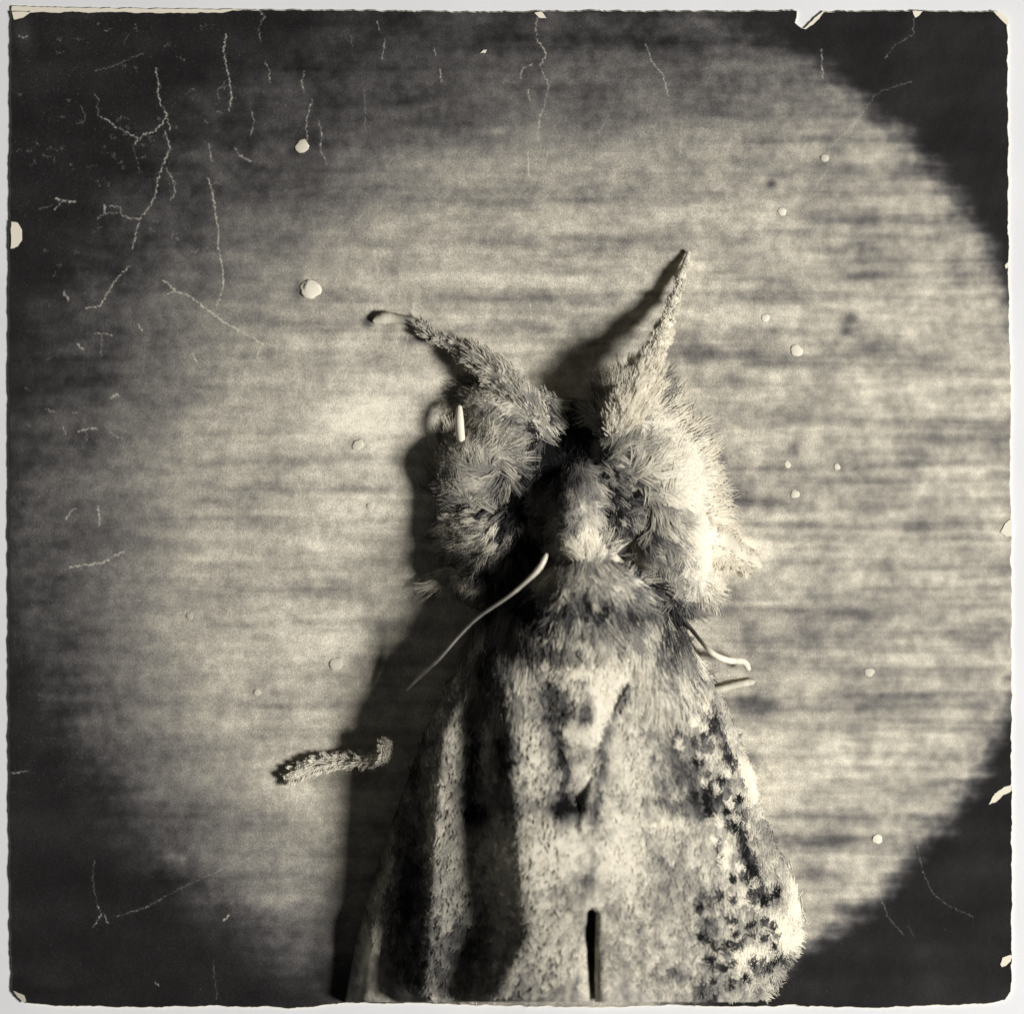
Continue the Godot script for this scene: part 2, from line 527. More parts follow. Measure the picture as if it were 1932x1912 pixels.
func build_print() -> void:
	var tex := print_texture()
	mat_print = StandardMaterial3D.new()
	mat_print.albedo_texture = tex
	mat_print.texture_repeat = false
	mat_print.roughness = 0.6
	mat_print.metallic_specular = 0.2
	var n := FastNoiseLite.new()
	n.seed = 40
	n.frequency = 0.05
	n.fractal_octaves = 5
	var bump := NoiseTexture2D.new()
	bump.noise = n
	bump.width = 1024
	bump.height = 1024
	mat_print.heightmap_enabled = true
	mat_print.heightmap_texture = bump
	mat_print.heightmap_scale = 0.014
	var edge := jitter_poly([
		Vector2(23, 24), Vector2(420, 24), Vector2(440, 20), Vector2(640, 20), Vector2(900, 24), Vector2(1080, 21), Vector2(1250, 22), Vector2(1503, 21), Vector2(1500, 42), Vector2(1513, 52),
		Vector2(1522, 57), Vector2(1535, 47), Vector2(1556, 22), Vector2(1722, 21), Vector2(1728, 33), Vector2(1741, 22),
		Vector2(1872, 22), Vector2(1901, 45), Vector2(1902, 300), Vector2(1903, 560), Vector2(1906, 700), Vector2(1907, 960), Vector2(1908, 1150), Vector2(1909, 1300), Vector2(1908, 1440), Vector2(1909, 1650),
		Vector2(1908, 1870), Vector2(1896, 1886), Vector2(1860, 1892), Vector2(1760, 1896), Vector2(1650, 1900), Vector2(1520, 1897), Vector2(1500, 1893), Vector2(1465, 1897), Vector2(1420, 1899),
		Vector2(1260, 1895), Vector2(1150, 1899), Vector2(1000, 1897), Vector2(860, 1894), Vector2(740, 1891), Vector2(640, 1892), Vector2(560, 1900), Vector2(400, 1896), Vector2(300, 1899), Vector2(170, 1898),
		Vector2(90, 1896), Vector2(50, 1891), Vector2(24, 1868), Vector2(21, 1700), Vector2(19, 1400), Vector2(18, 1000), Vector2(18, 700), Vector2(20, 400), Vector2(22, 200)], 2.2, 5.0, 2)
	var paper: PackedVector2Array = Geometry2D.offset_polygon(edge, 1.3)[0]
	var strip := jitter_poly([Vector2(22, 12), Vector2(200, 15), Vector2(440, 17), Vector2(520, 19), Vector2(440, 26), Vector2(200, 30), Vector2(24, 60)], 1.4, 5.0, 4)
	paper = Geometry2D.merge_polygons(paper, strip)[0]
	var disc := PackedVector2Array()
	for k in 180:
		disc.append(Vector2(1000, 950) + Vector2.from_angle(TAU * k / 180.0) * 1000.0)
	var root := Node3D.new()
	root.name = "photographic_print"
	root.position = P(CX, CY, -6)
	add_child(root)
	tag(root, "cracked old photographic print with ragged torn edges and black corners", "photograph")
	var white := flat_mat(226)
	var base := obj("paper", slab([paper], -6.0, -2.0), white, root)
	base.set_meta("label", "off-white paper base showing at the ragged rim of the print")
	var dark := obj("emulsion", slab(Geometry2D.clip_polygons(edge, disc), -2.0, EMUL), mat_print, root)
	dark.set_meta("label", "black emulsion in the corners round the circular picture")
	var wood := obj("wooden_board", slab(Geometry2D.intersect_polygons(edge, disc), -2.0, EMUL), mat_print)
	tag(wood, "round field of blurred pale wood grain that the moth rests on", "wood", "", "structure")
	# where the emulsion or the paper has torn away
	var patch_mat := flat_mat(232)
	var patches := [
		[Vector2(21, 417), Vector2(33, 420), Vector2(41, 434), Vector2(42, 452), Vector2(34, 464), Vector2(21, 469)],
		[Vector2(1516, 56), Vector2(1529, 42), Vector2(1541, 31), Vector2(1553, 20), Vector2(1562, 22), Vector2(1556, 40), Vector2(1538, 56), Vector2(1524, 62)],
		[Vector2(1722, 21), Vector2(1741, 21), Vector2(1735, 27), Vector2(1728, 33)],
		[Vector2(1873, 20), Vector2(1890, 24), Vector2(1904, 36), Vector2(1902, 49), Vector2(1890, 37)],
		[Vector2(1909, 978), Vector2(1897, 987), Vector2(1887, 1004), Vector2(1898, 1011), Vector2(1909, 1011)],
		[Vector2(1866, 1517), Vector2(1878, 1497), Vector2(1895, 1484), Vector2(1909, 1479), Vector2(1909, 1492), Vector2(1893, 1499), Vector2(1879, 1511)],
		[Vector2(1887, 1818), Vector2(1892, 1806), Vector2(1908, 1800), Vector2(1908, 1812), Vector2(1898, 1822), Vector2(1890, 1824)],
		[Vector2(1896, 500), Vector2(1902, 494), Vector2(1902, 506), Vector2(1897, 507)],
		[Vector2(1008, 24), Vector2(1022, 22), Vector2(1031, 34), Vector2(1018, 33)],
		[Vector2(905, 100), Vector2(912, 93), Vector2(920, 94), Vector2(916, 100)],
		[Vector2(22, 22), Vector2(60, 22), Vector2(44, 33), Vector2(26, 37)],
	]
	for p in patches:
		var low := patches.find(p) == 1      # bare paper left in the notch
		obj("torn_patch", slab([jitter_poly(p, 1.4, 3.5, 6 + patches.find(p))], -5.0 if low else EMUL + 0.2, -1.4 if low else EMUL + 2.0), patch_mat, root)
	obj("folded_corner", slab([jitter_poly([Vector2(25, 1868), Vector2(35, 1872), Vector2(46, 1877), Vector2(49, 1887), Vector2(46, 1892), Vector2(33, 1880)], 1.0, 4.0, 9)], EMUL + 0.2, EMUL + 2.0), flat_mat(186), root)


# ------------------------------------------------------------------ crumbs lying on the wood
func build_crumbs() -> void:
	var list := [
		[570, 275, 15, 205, "pale oval crumb at the upper left, near the black edge of the round field"],
		[586, 547, 22, 232, "largest round cream crumb, left of the moth's thin left foreleg"],
		[676, 838, 13, 205, "soft pale crumb left of the moth's fluffy face"],
		[632, 1253, 14, 210, "pale crumb left of the moth's dark shadow, above the loose leg"],
		[1475, 399, 9, 222, "small white crumb near the upper right, right of the tall foreleg tip"],
		[1445, 600, 9, 226, "small white crumb level with the middle of the right foreleg"],
		[1503, 662, 13, 224, "cream crumb right of the right foreleg, beside a dark streak"],
		[1556, 297, 10, 196, "faint crumb near the upper right rim of the round field"],
		[1655, 1583, 11, 236, "bright white crumb at the lower right near the black corner"],
		[357, 1162, 8, 170, "dim grey crumb on the darkened left side of the wood"],
		[484, 1305, 8, 190, "tiny pale crumb at lower left, left of the crumb above the loose leg"],
		[1485, 876, 8, 214, "left of the two tiny crumbs right of the white fluffy leg"],
		[1580, 880, 7, 214, "right of the two tiny crumbs right of the white fluffy leg"],
		[1500, 932, 9, 214, "tiny pale crumb at the end of a short dark grain streak"],
		[698, 955, 8, 200, "tiny crumb left of the moth's shadow at its shoulder"],
		[1640, 1268, 10, 200, "faint pale crumb on the wood right of the curled antenna"],
	]
	for c in list:
		var st := SurfaceTool.new()
		var sp := SphereMesh.new()
		sp.radius = 1.0
		sp.height = 2.0
		sp.radial_segments = 20
		sp.rings = 10
		var a := sp.get_mesh_arrays()
		var v: PackedVector3Array = a[Mesh.ARRAY_VERTEX]
		for i in v.size():
			var p := v[i]
			var k := 1.0 + 0.45 * warp_noise.get_noise_3d(p.x * 16.0 + c[0], p.y * 16.0, p.z * 16.0 + c[1]) + 0.2 * warp_noise.get_noise_3d(p.x * 50.0 + c[1], p.y * 50.0, p.z * 50.0 + c[0])
			v[i] = Vector3(p.x * k * 1.05, maxf(p.y * 0.2, -0.1), p.z * k) * (c[2] * 0.82 * U)
		a[Mesh.ARRAY_VERTEX] = v
		st.create_from_arrays(a)
		st.generate_normals()
		var am := st.commit()
		var o := obj("crumb", am, flat_mat(minf(c[3] + 10.0, 238.0)))
		o.position = P(c[0], c[1], c[2] * 0.05)
		tag(o, c[4], "crumb", "pale crumbs on the wood")


# ------------------------------------------------------------------ the moth
func gi(x: float, y: float) -> int:
	return clampi(int((y - GY0) / GS), 0, GH - 2) * GW + clampi(int((x - GX0) / GS), 0, GW - 2)


func sample(a: PackedFloat32Array, x: float, y: float) -> float:
	var fx := clampf((x - GX0) / GS, 0.0, GW - 1.01)
	var fy := clampf((y - GY0) / GS, 0.0, GH - 1.01)
	var i := int(fx)
	var j := int(fy)
	fx -= i
	fy -= j
	var k := j * GW + i
	return lerpf(lerpf(a[k], a[k + 1], fx), lerpf(a[k + GW], a[k + GW + 1], fx), fy)


func dome(cx: float, cy: float, rx: float, ry: float, h: float, rot := 0.0) -> void:
	var cs := cos(deg_to_rad(rot))
	var sn := sin(deg_to_rad(rot))
	var r := maxf(rx, ry)
	for j in range(maxi(0, int((cy - r - GY0) / GS)), mini(GH, int((cy + r - GY0) / GS) + 2)):
		for i in range(maxi(0, int((cx - r - GX0) / GS)), mini(GW, int((cx + r - GX0) / GS) + 2)):
			var dx := GX0 + i * GS - cx
			var dy := GY0 + j * GS - cy
			var u := (dx * cs + dy * sn) / rx
			var v := (-dx * sn + dy * cs) / ry
			var q := 1.0 - u * u - v * v
			if q <= 0.0:
				continue
			var z := h * sqrt(q)
			var o := body_h[j * GW + i]
			var k := 60.0
			var t := maxf(k - absf(z - o), 0.0) / k
			body_h[j * GW + i] = maxf(z, o) + (t * t * k * 0.25 if o > 0.0 else 0.0)


func mark_and_shade(x: float, y: float, rx: float, ry: float, dv: float, rot := 0.0, hard := 1.0) -> void:
	var cs := cos(deg_to_rad(rot))
	var sn := sin(deg_to_rad(rot))
	var r := maxf(rx, ry) * 2.2
	var wob := minf(9.0, minf(rx, ry) * 0.9)
	for j in range(maxi(0, int((y - r - GY0) / GS)), mini(GH, int((y + r - GY0) / GS) + 2)):
		for i in range(maxi(0, int((x - r - GX0) / GS)), mini(GW, int((x + r - GX0) / GS) + 2)):
			var px := GX0 + i * GS
			var py := GY0 + j * GS
			px += wob * warp_noise.get_noise_2d(px * 1.6, py * 1.6)
			py += wob * warp_noise.get_noise_2d(px * 1.6 + 500.0, py * 1.6)
			var dx := px - x
			var dy := py - y
			var u := (dx * cs + dy * sn) / rx
			var v := (-dx * sn + dy * cs) / ry
			var q := pow(u * u + v * v, hard)
			if q < 6.0:
				marks_and_shade[j * GW + i] += dv * exp(-q)


func profile(rows: Array, v: float) -> PackedVector2Array:
	# a cross-section of a wing at row position v
	var r := clampi(int(v), 0, rows.size() - 2)
	var t := v - r
	var a: Array = rows[maxi(r - 1, 0)][1]
	var b: Array = rows[r][1]
	var c: Array = rows[r + 1][1]
	var d: Array = rows[mini(r + 2, rows.size() - 1)][1]
	var out := PackedVector2Array()
	for k in b.size():
		out.append(b[k].lerp(c[k], t))
	return out


func dense(p: PackedVector2Array) -> PackedVector2Array:
	var out := PackedVector2Array()
	for k in p.size() - 1:
		for i in 12:
			out.append(p[k].cubic_interpolate(p[k + 1], p[maxi(k - 1, 0)], p[mini(k + 2, p.size() - 1)], i / 12.0))
	out.append(p[-1])
	return out


func row_of(rows: Array, y: float) -> float:
	for k in rows.size() - 1:
		if y <= rows[k + 1][0]:
			return k + (y - rows[k][0]) / (rows[k + 1][0] - rows[k][0])
	return rows.size() - 1.001


func raise_wing(rows: Array) -> void:
	for j in GH:
		var y := GY0 + j * GS
		if y < rows[0][0] or y > rows[-1][0]:
			continue
		var p := dense(profile(rows, row_of(rows, y)))
		for k in p.size() - 1:
			var a := p[k]
			var b := p[k + 1]
			if a.x > b.x:
				continue
			for i in range(maxi(0, int((a.x - GX0) / GS)), mini(GW, int((b.x - GX0) / GS) + 2)):
				var x := GX0 + i * GS
				if x >= a.x and x <= b.x:
					var h := lerpf(a.y, b.y, (x - a.x) / maxf(b.x - a.x, 0.01))
					all_h[j * GW + i] = maxf(all_h[j * GW + i], h)


func V(x: float, h: float) -> Vector2:
	return Vector2(x, h)


func moth_maps() -> void:
	body_h.resize(GW * GH)
	marks_and_shade.resize(GW * GH)
	# thorax, collar, head, and the furry masses of the legs beside the head
	dome(1098, 1290, 200, 245, 280)
	dome(1094, 1400, 112, 262, 302)
	dome(1100, 1125, 126, 82, 292)
	dome(1098, 1052, 62, 62, 214)
	dome(1060, 940, 195, 190, 84)
	dome(1084, 975, 62, 100, 205)
	dome(905, 950, 84, 150, 84, 6)
	dome(890, 888, 70, 66, 90)
	dome(922, 1020, 76, 66, 104)
	dome(912, 1090, 56, 60, 116)
	dome(985, 930, 55, 110, 100)
	dome(1195, 830, 88, 95, 128, -20)
	dome(1255, 900, 76, 100, 125)
	dome(1265, 1030, 82, 130, 130)
	dome(1190, 970, 60, 100, 95)
	dome(965, 785, 98, 54, 84, 25)
	dome(1110, 1620, 105, 340, 190)
	for k in body_h.size():
		# the hollow between the legs
		var hx := GX0 + (k % GW) * GS
		var hy := GY0 + (k / GW) * GS
		var q := pow((hx - 1056.0) / 52.0, 2.0) + pow((hy - 835.0) / 66.0, 2.0)
		body_h[k] *= 1.0 - 0.75 * exp(-q)
	left_rows = [
		[1180, [V(915, 0), V(918, 30), V(922, 60), V(930, 90), V(940, 120), V(955, 150), V(975, 170), V(977, 160)]],
		[1290, [V(846, 0), V(852, 55), V(860, 115), V(876, 160), V(906, 184), V(956, 244), V(1012, 260), V(1014, 246)]],
		[1380, [V(800, 0), V(808, 60), V(818, 124), V(842, 176), V(900, 186), V(968, 274), V(1050, 286), V(1052, 270)]],
		[1490, [V(762, 0), V(774, 52), V(806, 116), V(832, 178), V(912, 196), V(978, 290), V(1068, 292), V(1070, 270)]],
		[1585, [V(726, 0), V(748, 48), V(798, 112), V(826, 178), V(914, 196), V(986, 297), V(1112, 322), V(1119, 320)]],
		[1670, [V(700, 0), V(724, 58), V(780, 100), V(822, 178), V(916, 197), V(992, 300), V(1112, 327), V(1119, 325)]],
		[1692, [V(693, 0), V(718, 62), V(776, 98), V(821, 178), V(916, 197), V(996, 301), V(1110, 328), V(1118, 325)]],
		[1704, [V(690, 0), V(714, 64), V(773, 96), V(820, 179), V(916, 197), V(998, 301), V(1098, 327), V(1102, 200)]],
		[1750, [V(676, 0), V(704, 72), V(762, 90), V(818, 180), V(918, 196), V(1002, 302), V(1094, 326), V(1100, 200)]],
		[1890, [V(650, 0), V(686, 66), V(752, 88), V(802, 168), V(862, 186), V(950, 284), V(1100, 320), V(1108, 200)]],
	]
	right_rows = [
		[1180, [V(1218, 150), V(1220, 160), V(1246, 150), V(1268, 110), V(1284, 60), V(1292, 0)]],
		[1290, [V(1184, 250), V(1187, 266), V(1262, 238), V(1312, 150), V(1336, 80), V(1348, 0)]],
		[1370, [V(1142, 266), V(1145, 284), V(1272, 240), V(1334, 154), V(1372, 80), V(1386, 0)]],
		[1450, [V(1112, 250), V(1131, 298), V(1290, 244), V(1356, 152), V(1400, 74), V(1416, 0)]],
		[1550, [V(1080, 292), V(1116, 318), V(1300, 246), V(1376, 150), V(1424, 70), V(1440, 0)]],
		[1670, [V(1080, 300), V(1118, 326), V(1316, 248), V(1408, 150), V(1474, 66), V(1500, 0)]],
		[1692, [V(1080, 300), V(1118, 327), V(1318, 248), V(1410, 150), V(1480, 65), V(1504, 0)]],
		[1704, [V(1132, 200), V(1137, 329), V(1319, 248), V(1411, 150), V(1482, 64), V(1508, 0)]],
		[1760, [V(1130, 200), V(1136, 330), V(1322, 246), V(1414, 150), V(1484, 62), V(1514, 0)]],
		[1840, [V(1128, 205), V(1134, 328), V(1312, 242), V(1392, 146), V(1446, 62), V(1474, 0)]],
		[1890, [V(1128, 200), V(1134, 324), V(1300, 236), V(1366, 140), V(1410, 60), V(1430, 0)]],
	]
	all_h = body_h.duplicate()
	raise_wing(left_rows)
	raise_wing(right_rows)
	# ---- markings, and shade painted in gaps and folds
	var fine := FastNoiseLite.new()
	fine.seed = 61
	fine.frequency = 0.055
	fine.fractal_octaves = 3
	for j in GH:
		for i in GW:
			var x := GX0 + i * GS
			var y := GY0 + j * GS
			var v := 150.0
			v += 30.0 * fine.get_noise_2d(x, y * 0.8) + 34.0 * fine.get_noise_2d((x + (y - 1500.0) * 0.22 * signf(1118.0 - x)) * 1.1 + 700.0, y * 0.16) + 20.0 * warp_noise.get_noise_2d(x * 0.8, y * 0.5)
			marks_and_shade[j * GW + i] = v
	# collar
	mark_and_shade(1085, 1130, 92, 16, -84)
	mark_and_shade(1015, 1115, 26, 34, -50)
	mark_and_shade(1170, 1125, 40, 18, -36)
	mark_and_shade(1110, 1150, 90, 7, 40)
	mark_and_shade(1104, 1096, 20, 16, -50)
	# pronotum
	mark_and_shade(1075, 1164, 110, 13, -66)
	mark_and_shade(1180, 1164, 40, 12, -30)
	mark_and_shade(1057, 1205, 30, 9, -92)
	mark_and_shade(1105, 1221, 24, 10, -84, 20)
	mark_and_shade(1153, 1206, 13, 17, -84)
	# disc of the thorax
	mark_and_shade(1148, 1268, 40, 60, 110)
	mark_and_shade(1078, 1240, 28, 26, 55)
	mark_and_shade(1085, 1280, 30, 30, 50)
	mark_and_shade(1132, 1345, 24, 60, 110)
	mark_and_shade(1085, 1378, 22, 26, 55)
	mark_and_shade(1117, 1252, 13, 11, -90)
	mark_and_shade(1100, 1283, 12, 13, -120)
	mark_and_shade(1130, 1290, 6, 12, -60)
	mark_and_shade(1111, 1307, 5, 8, -120)
	mark_and_shade(1107, 1323, 9, 8, -130)
	mark_and_shade(1102, 1344, 16, 14, -130)
	mark_and_shade(1040, 1296, 22, 18, -72)
	mark_and_shade(1060, 1330, 20, 28, -52)
	mark_and_shade(1108, 1410, 26, 15, -42)
	mark_and_shade(1180, 1296, 22, 7, -100, -35)  # from here, crevice shade along the right wing's inner edge, painted as dark lines
	mark_and_shade(1162, 1330, 8, 26, -120, 26)
	mark_and_shade(1142, 1374, 8, 32, -120, 22)
	mark_and_shade(1131, 1440, 8, 44, -100, 6)
	mark_and_shade(1122, 1510, 7, 40, -80, 4)
	mark_and_shade(1042, 1366, 9, 56, -100, -22)  # crevice shade along the left wing's inner edge, painted likewise
	mark_and_shade(1064, 1450, 10, 56, -90, -4)
	mark_and_shade(1062, 1515, 26, 22, -110)
	mark_and_shade(1098, 1505, 16, 22, -40)
	mark_and_shade(1106, 1455, 20, 28, 30)
	# left shoulder and left wing, its shaded bands and lit ridge painted in
	mark_and_shade(925, 1230, 18, 90, -50, 12)
	mark_and_shade(975, 1180, 12, 40, -60)
	mark_and_shade(900, 1215, 16, 30, 20)
	mark_and_shade(960, 1310, 26, 36, 20)
	mark_and_shade(1008, 1450, 18, 70, 62, -8)
	mark_and_shade(982, 1362, 13, 18, 40)
	mark_and_shade(1043, 1385, 16, 40, -26)
	mark_and_shade(1035, 1505, 40, 22, -46)
	mark_and_shade(1050, 1592, 50, 50, 48)
	mark_and_shade(1018, 1640, 18, 60, 40)
	mark_and_shade(1113, 1632, 10, 40, -50)
	mark_and_shade(1036, 1780, 50, 50, 24)
	mark_and_shade(980, 1870, 40, 20, -40)
	mark_and_shade(860, 1400, 26, 80, 16, 6)
	mark_and_shade(834, 1484, 12, 20, 40)
	mark_and_shade(818, 1560, 10, 90, 46, 5)
	mark_and_shade(804, 1650, 12, 50, 20, 4)
	mark_and_shade(815, 1735, 24, 40, -20)
	mark_and_shade(800, 1830, 40, 50, -60)
	mark_and_shade(892, 1440, 14, 120, -90, 2)
	mark_and_shade(950, 1390, 18, 90, -80)
	mark_and_shade(916, 1384, 13, 38, 40)
	mark_and_shade(905, 1525, 30, 26, -70)
	mark_and_shade(940, 1600, 44, 50, 50)
	mark_and_shade(958, 1684, 30, 50, 46)
	mark_and_shade(885, 1770, 40, 70, -60)
	mark_and_shade(770, 1500, 26, 110, -50, 14)
	mark_and_shade(775, 1690, 34, 110, -90, 8)
	mark_and_shade(768, 1499, 12, 22, 40)
	mark_and_shade(728, 1660, 9, 60, 70, 14)
	mark_and_shade(700, 1800, 14, 60, 50, 16)
	mark_and_shade(740, 1862, 26, 24, 20)
	# right shoulder, right wing
	mark_and_shade(1250, 1230, 10, 60, -70, -14)
	mark_and_shade(1275, 1190, 12, 40, -70, -22)
	mark_and_shade(1215, 1215, 12, 60, 44, -8)
	mark_and_shade(1284, 1246, 12, 15, 78)
	mark_and_shade(1295, 1240, 5, 30, -70, -10)
	mark_and_shade(1310, 1280, 20, 10, -96, 25)
	mark_and_shade(1322, 1262, 7, 34, 60, -22)
	mark_and_shade(1318, 1320, 18, 18, 64)
	mark_and_shade(1240, 1600, 190, 260, 14)
	mark_and_shade(1193, 1425, 36, 60, 30)
	mark_and_shade(1168, 1588, 42, 76, 50)
	mark_and_shade(1263, 1399, 38, 44, -44)
	mark_and_shade(1225, 1440, 24, 24, 10)
	mark_and_shade(1290, 1455, 44, 30, -66)
	mark_and_shade(1330, 1500, 28, 26, -90)
	mark_and_shade(1278, 1512, 60, 14, -56, 14)
	mark_and_shade(1250, 1542, 38, 16, 40)
	mark_and_shade(1298, 1350, 6, 44, -66, -10)
	mark_and_shade(1310, 1420, 6, 44, -50, -10)
	mark_and_shade(1330, 1376, 18, 46, 44, -10)
	mark_and_shade(1345, 1340, 5, 36, -84, -16)
	mark_and_shade(1364, 1400, 6, 36, -84, -10)
	mark_and_shade(1370, 1465, 7, 36, -70, -6)
	mark_and_shade(1388, 1400, 9, 40, 30, -14)
	mark_and_shade(1412, 1470, 12, 44, 110, -14)
	mark_and_shade(1400, 1520, 16, 16, -40)
	mark_and_shade(1348, 1600, 8, 26, -100, 12)
	mark_and_shade(1368, 1592, 11, 34, 80, 8)
	mark_and_shade(1385, 1545, 12, 24, -60)
	mark_and_shade(1397, 1570, 10, 32, -110, -12)
	mark_and_shade(1412, 1630, 12, 36, -120, -18)
	mark_and_shade(1434, 1680, 11, 24, -110, -20)
	mark_and_shade(1450, 1590, 14, 30, -16, -24)
	mark_and_shade(1498, 1660, 14, 50, 110, -8)
	mark_and_shade(1466, 1650, 8, 30, -30, -10)
	mark_and_shade(1478, 1750, 24, 42, 110, -12)
	mark_and_shade(1413, 1796, 32, 22, 100)
	mark_and_shade(1385, 1690, 26, 26, 44)
	mark_and_shade(1420, 1735, 18, 20, -50)
	mark_and_shade(1474, 1806, 14, 8, -120, -20)
	mark_and_shade(1440, 1825, 26, 8, -70, -30)
	mark_and_shade(1260, 1660, 50, 60, -26)
	mark_and_shade(1200, 1760, 50, 60, -6)
	mark_and_shade(1330, 1750, 14, 60, -44)
	mark_and_shade(1270, 1830, 30, 14, -50)
	mark_and_shade(1330, 1870, 30, 20, -60)
	mark_and_shade(1150, 1700, 14, 12, -40)
	for k in 120:
		# speckles: round dots low on the right wing, flecks along its dark band
		var t := rng.randf()
		if k % 2 == 0:
			var y := rng.randf_range(1655, 1880)
			var x := rng.randf_range(1300, 1470 - maxf(0.0, y - 1800) * 0.7)
			mark_and_shade(x, y, rng.randf_range(3, 5), rng.randf_range(3, 6), rng.randf_range(-130, -50))
		else:
			var y := rng.randf_range(1330, 1720)
			var x := 1300 + (y - 1330) * 0.3 + rng.randfn(0, 30)
			mark_and_shade(x, y, rng.randf_range(3, 6), rng.randf_range(4, 12), rng.randf_range(-90, 70), -12)
	for k in 90:
		mark_and_shade(rng.randf_range(985, 1110), rng.randf_range(1400, 1700), rng.randf_range(3, 6), rng.randf_range(4, 10), rng.randf_range(-60, 50))
	# head and legs
	mark_and_shade(895, 955, 60, 10, -90, 10)  # shade of the gap between the two left tufts, painted dark
	mark_and_shade(1058, 850, 46, 60, -120)  # shade of the hollow between the legs, painted dark
	mark_and_shade(985, 920, 34, 60, -84)
	mark_and_shade(975, 1010, 20, 60, -80)
	mark_and_shade(1160, 940, 34, 70, -84, -14)
	mark_and_shade(1085, 960, 34, 40, 6)
	mark_and_shade(1084, 985, 10, 22, -72)
	mark_and_shade(1100, 1030, 38, 20, 84)
	mark_and_shade(1100, 1082, 80, 12, 14)
	mark_and_shade(1236, 1112, 78, 10, -130, 41)  # shade between collar and right fluff, painted as a dark line
	mark_and_shade(985, 1078, 22, 40, -100, 30)  # shade in the gap left of the collar, painted dark
	mark_and_shade(1098, 1052, 70, 5, 50)
	mark_and_shade(1262, 850, 40, 44, 60)
	mark_and_shade(1290, 930, 42, 60, 56)
	mark_and_shade(1230, 900, 30, 30, 40)
	mark_and_shade(1190, 790, 44, 40, 40)
	mark_and_shade(1315, 1030, 30, 70, 76)
	mark_and_shade(1245, 1060, 50, 60, -24)
	mark_and_shade(1215, 1000, 30, 34, -26)
	mark_and_shade(1280, 1130, 34, 30, -30)
	mark_and_shade(890, 860, 40, 30, 10)
	mark_and_shade(900, 990, 60, 26, 30)
	mark_and_shade(870, 1075, 26, 16, 50)
	mark_and_shade(940, 1080, 30, 40, -70)  # painted shade beside the collar, below the left tuft
	mark_and_shade(910, 800, 40, 14, -34)
	mark_and_shade(1000, 760, 40, 30, 30)


func wing_mesh(rows: Array, per: int, over := 0.0) -> ArrayMesh:
	var n_ctrl: int = rows[0][1].size()
	var at_u := PackedFloat32Array()
	for k in n_ctrl - 1:
		var wide := 0.0
		for row in rows:
			wide = maxf(wide, absf(row[1][k + 1].x - row[1][k].x))
		var m := maxi(6, int(wide / 3.2))
		for i in m:
			at_u.append(k + float(i) / m)
	at_u.append(n_ctrl - 1.0001)
	var cols := at_u.size()
	var lo: float = rows[0][0]
	var hi: float = rows[-1][0]
	var count := int((hi - lo) / 3.0)
	var rough := FastNoiseLite.new()
	rough.seed = 71
	rough.frequency = 0.05
	rough.fractal_octaves = 3
	var st := SurfaceTool.new()
	st.begin(Mesh.PRIMITIVE_TRIANGLES)
	var grid := PackedVector3Array()
	for r in count + 1:
		var y := lo + (hi - lo) * r / count
		var p := profile(rows, row_of(rows, y))
		for c in cols:
			var k := int(at_u[c])
			var t := at_u[c] - k
			var q := p[k].cubic_interpolate(p[k + 1], p[maxi(k - 1, 0)], p[mini(k + 2, n_ctrl - 1)], t)
			var h := maxf(q.y, 0.0)
			if q.y > 8.0:
				h += 1.0 * rough.get_noise_2d(q.x, y) + 2.0 * warp_noise.get_noise_2d(q.x * 0.4, y * 0.25)
			var yy := y - h * 0.06 * clampf((y - 1700.0) / 190.0, 0.0, 1.0)
			grid.append(Vector3(q.x, yy, maxf(h, 0.0)))
	for g in grid:
		var v := 150.0 + (sample(marks_and_shade, g.x, g.y) - 150.0) * 1.35 + rng.randfn(0, 9.0)
		st.set_color(lin(clampf(v, 26, 236)))
		st.add_vertex(P(g.x, g.y, g.z))
	for r in count:
		for c in cols - 1:
			var a := r * cols + c
			for k in [a, a + 1, a + cols + 1, a, a + cols + 1, a + cols]:
				st.add_index(k)
	# the cut end at the print's edge and the inner edge
	var base := grid.size()
	for c in cols:
		var g := grid[count * cols + c]
		st.set_color(lin(70))
		st.add_vertex(P(g.x, minf(g.y + 1.0, 1893.0), 0.2))
	for c in cols - 1:
		var a := count * cols + c
		for k in [a, a + 1, base + c + 1, a, base + c + 1, base + c]:
			st.add_index(k)
	st.generate_normals()
	return st.commit()


func body_mesh() -> ArrayMesh:
	var st := SurfaceTool.new()
	st.begin(Mesh.PRIMITIVE_TRIANGLES)
	var ids := {}
	var next := 0
	for j in GH - 1:
		for i in GW - 1:
			var k := j * GW + i
			if maxf(maxf(body_h[k], body_h[k + 1]), maxf(body_h[k + GW], body_h[k + GW + 1])) <= 0.5 or GY0 + (j + 1) * GS > 1880.0:
				continue
			for q: int in [k, k + 1, k + GW + 1, k, k + GW + 1, k + GW]:
				if not ids.has(q):
					ids[q] = next
					next += 1
					var x := GX0 + (q % GW) * GS
					var y := GY0 + (q / GW) * GS
					st.set_color(lin(clampf(marks_and_shade[q] * (0.96 if absf(x - 1095.0) < 110.0 and y > 1190.0 else 0.8), 24, 236)))
					st.add_vertex(P(x, y, body_h[q] - 4.0))
				st.add_index(ids[q])
	st.generate_normals()
	return st.commit()


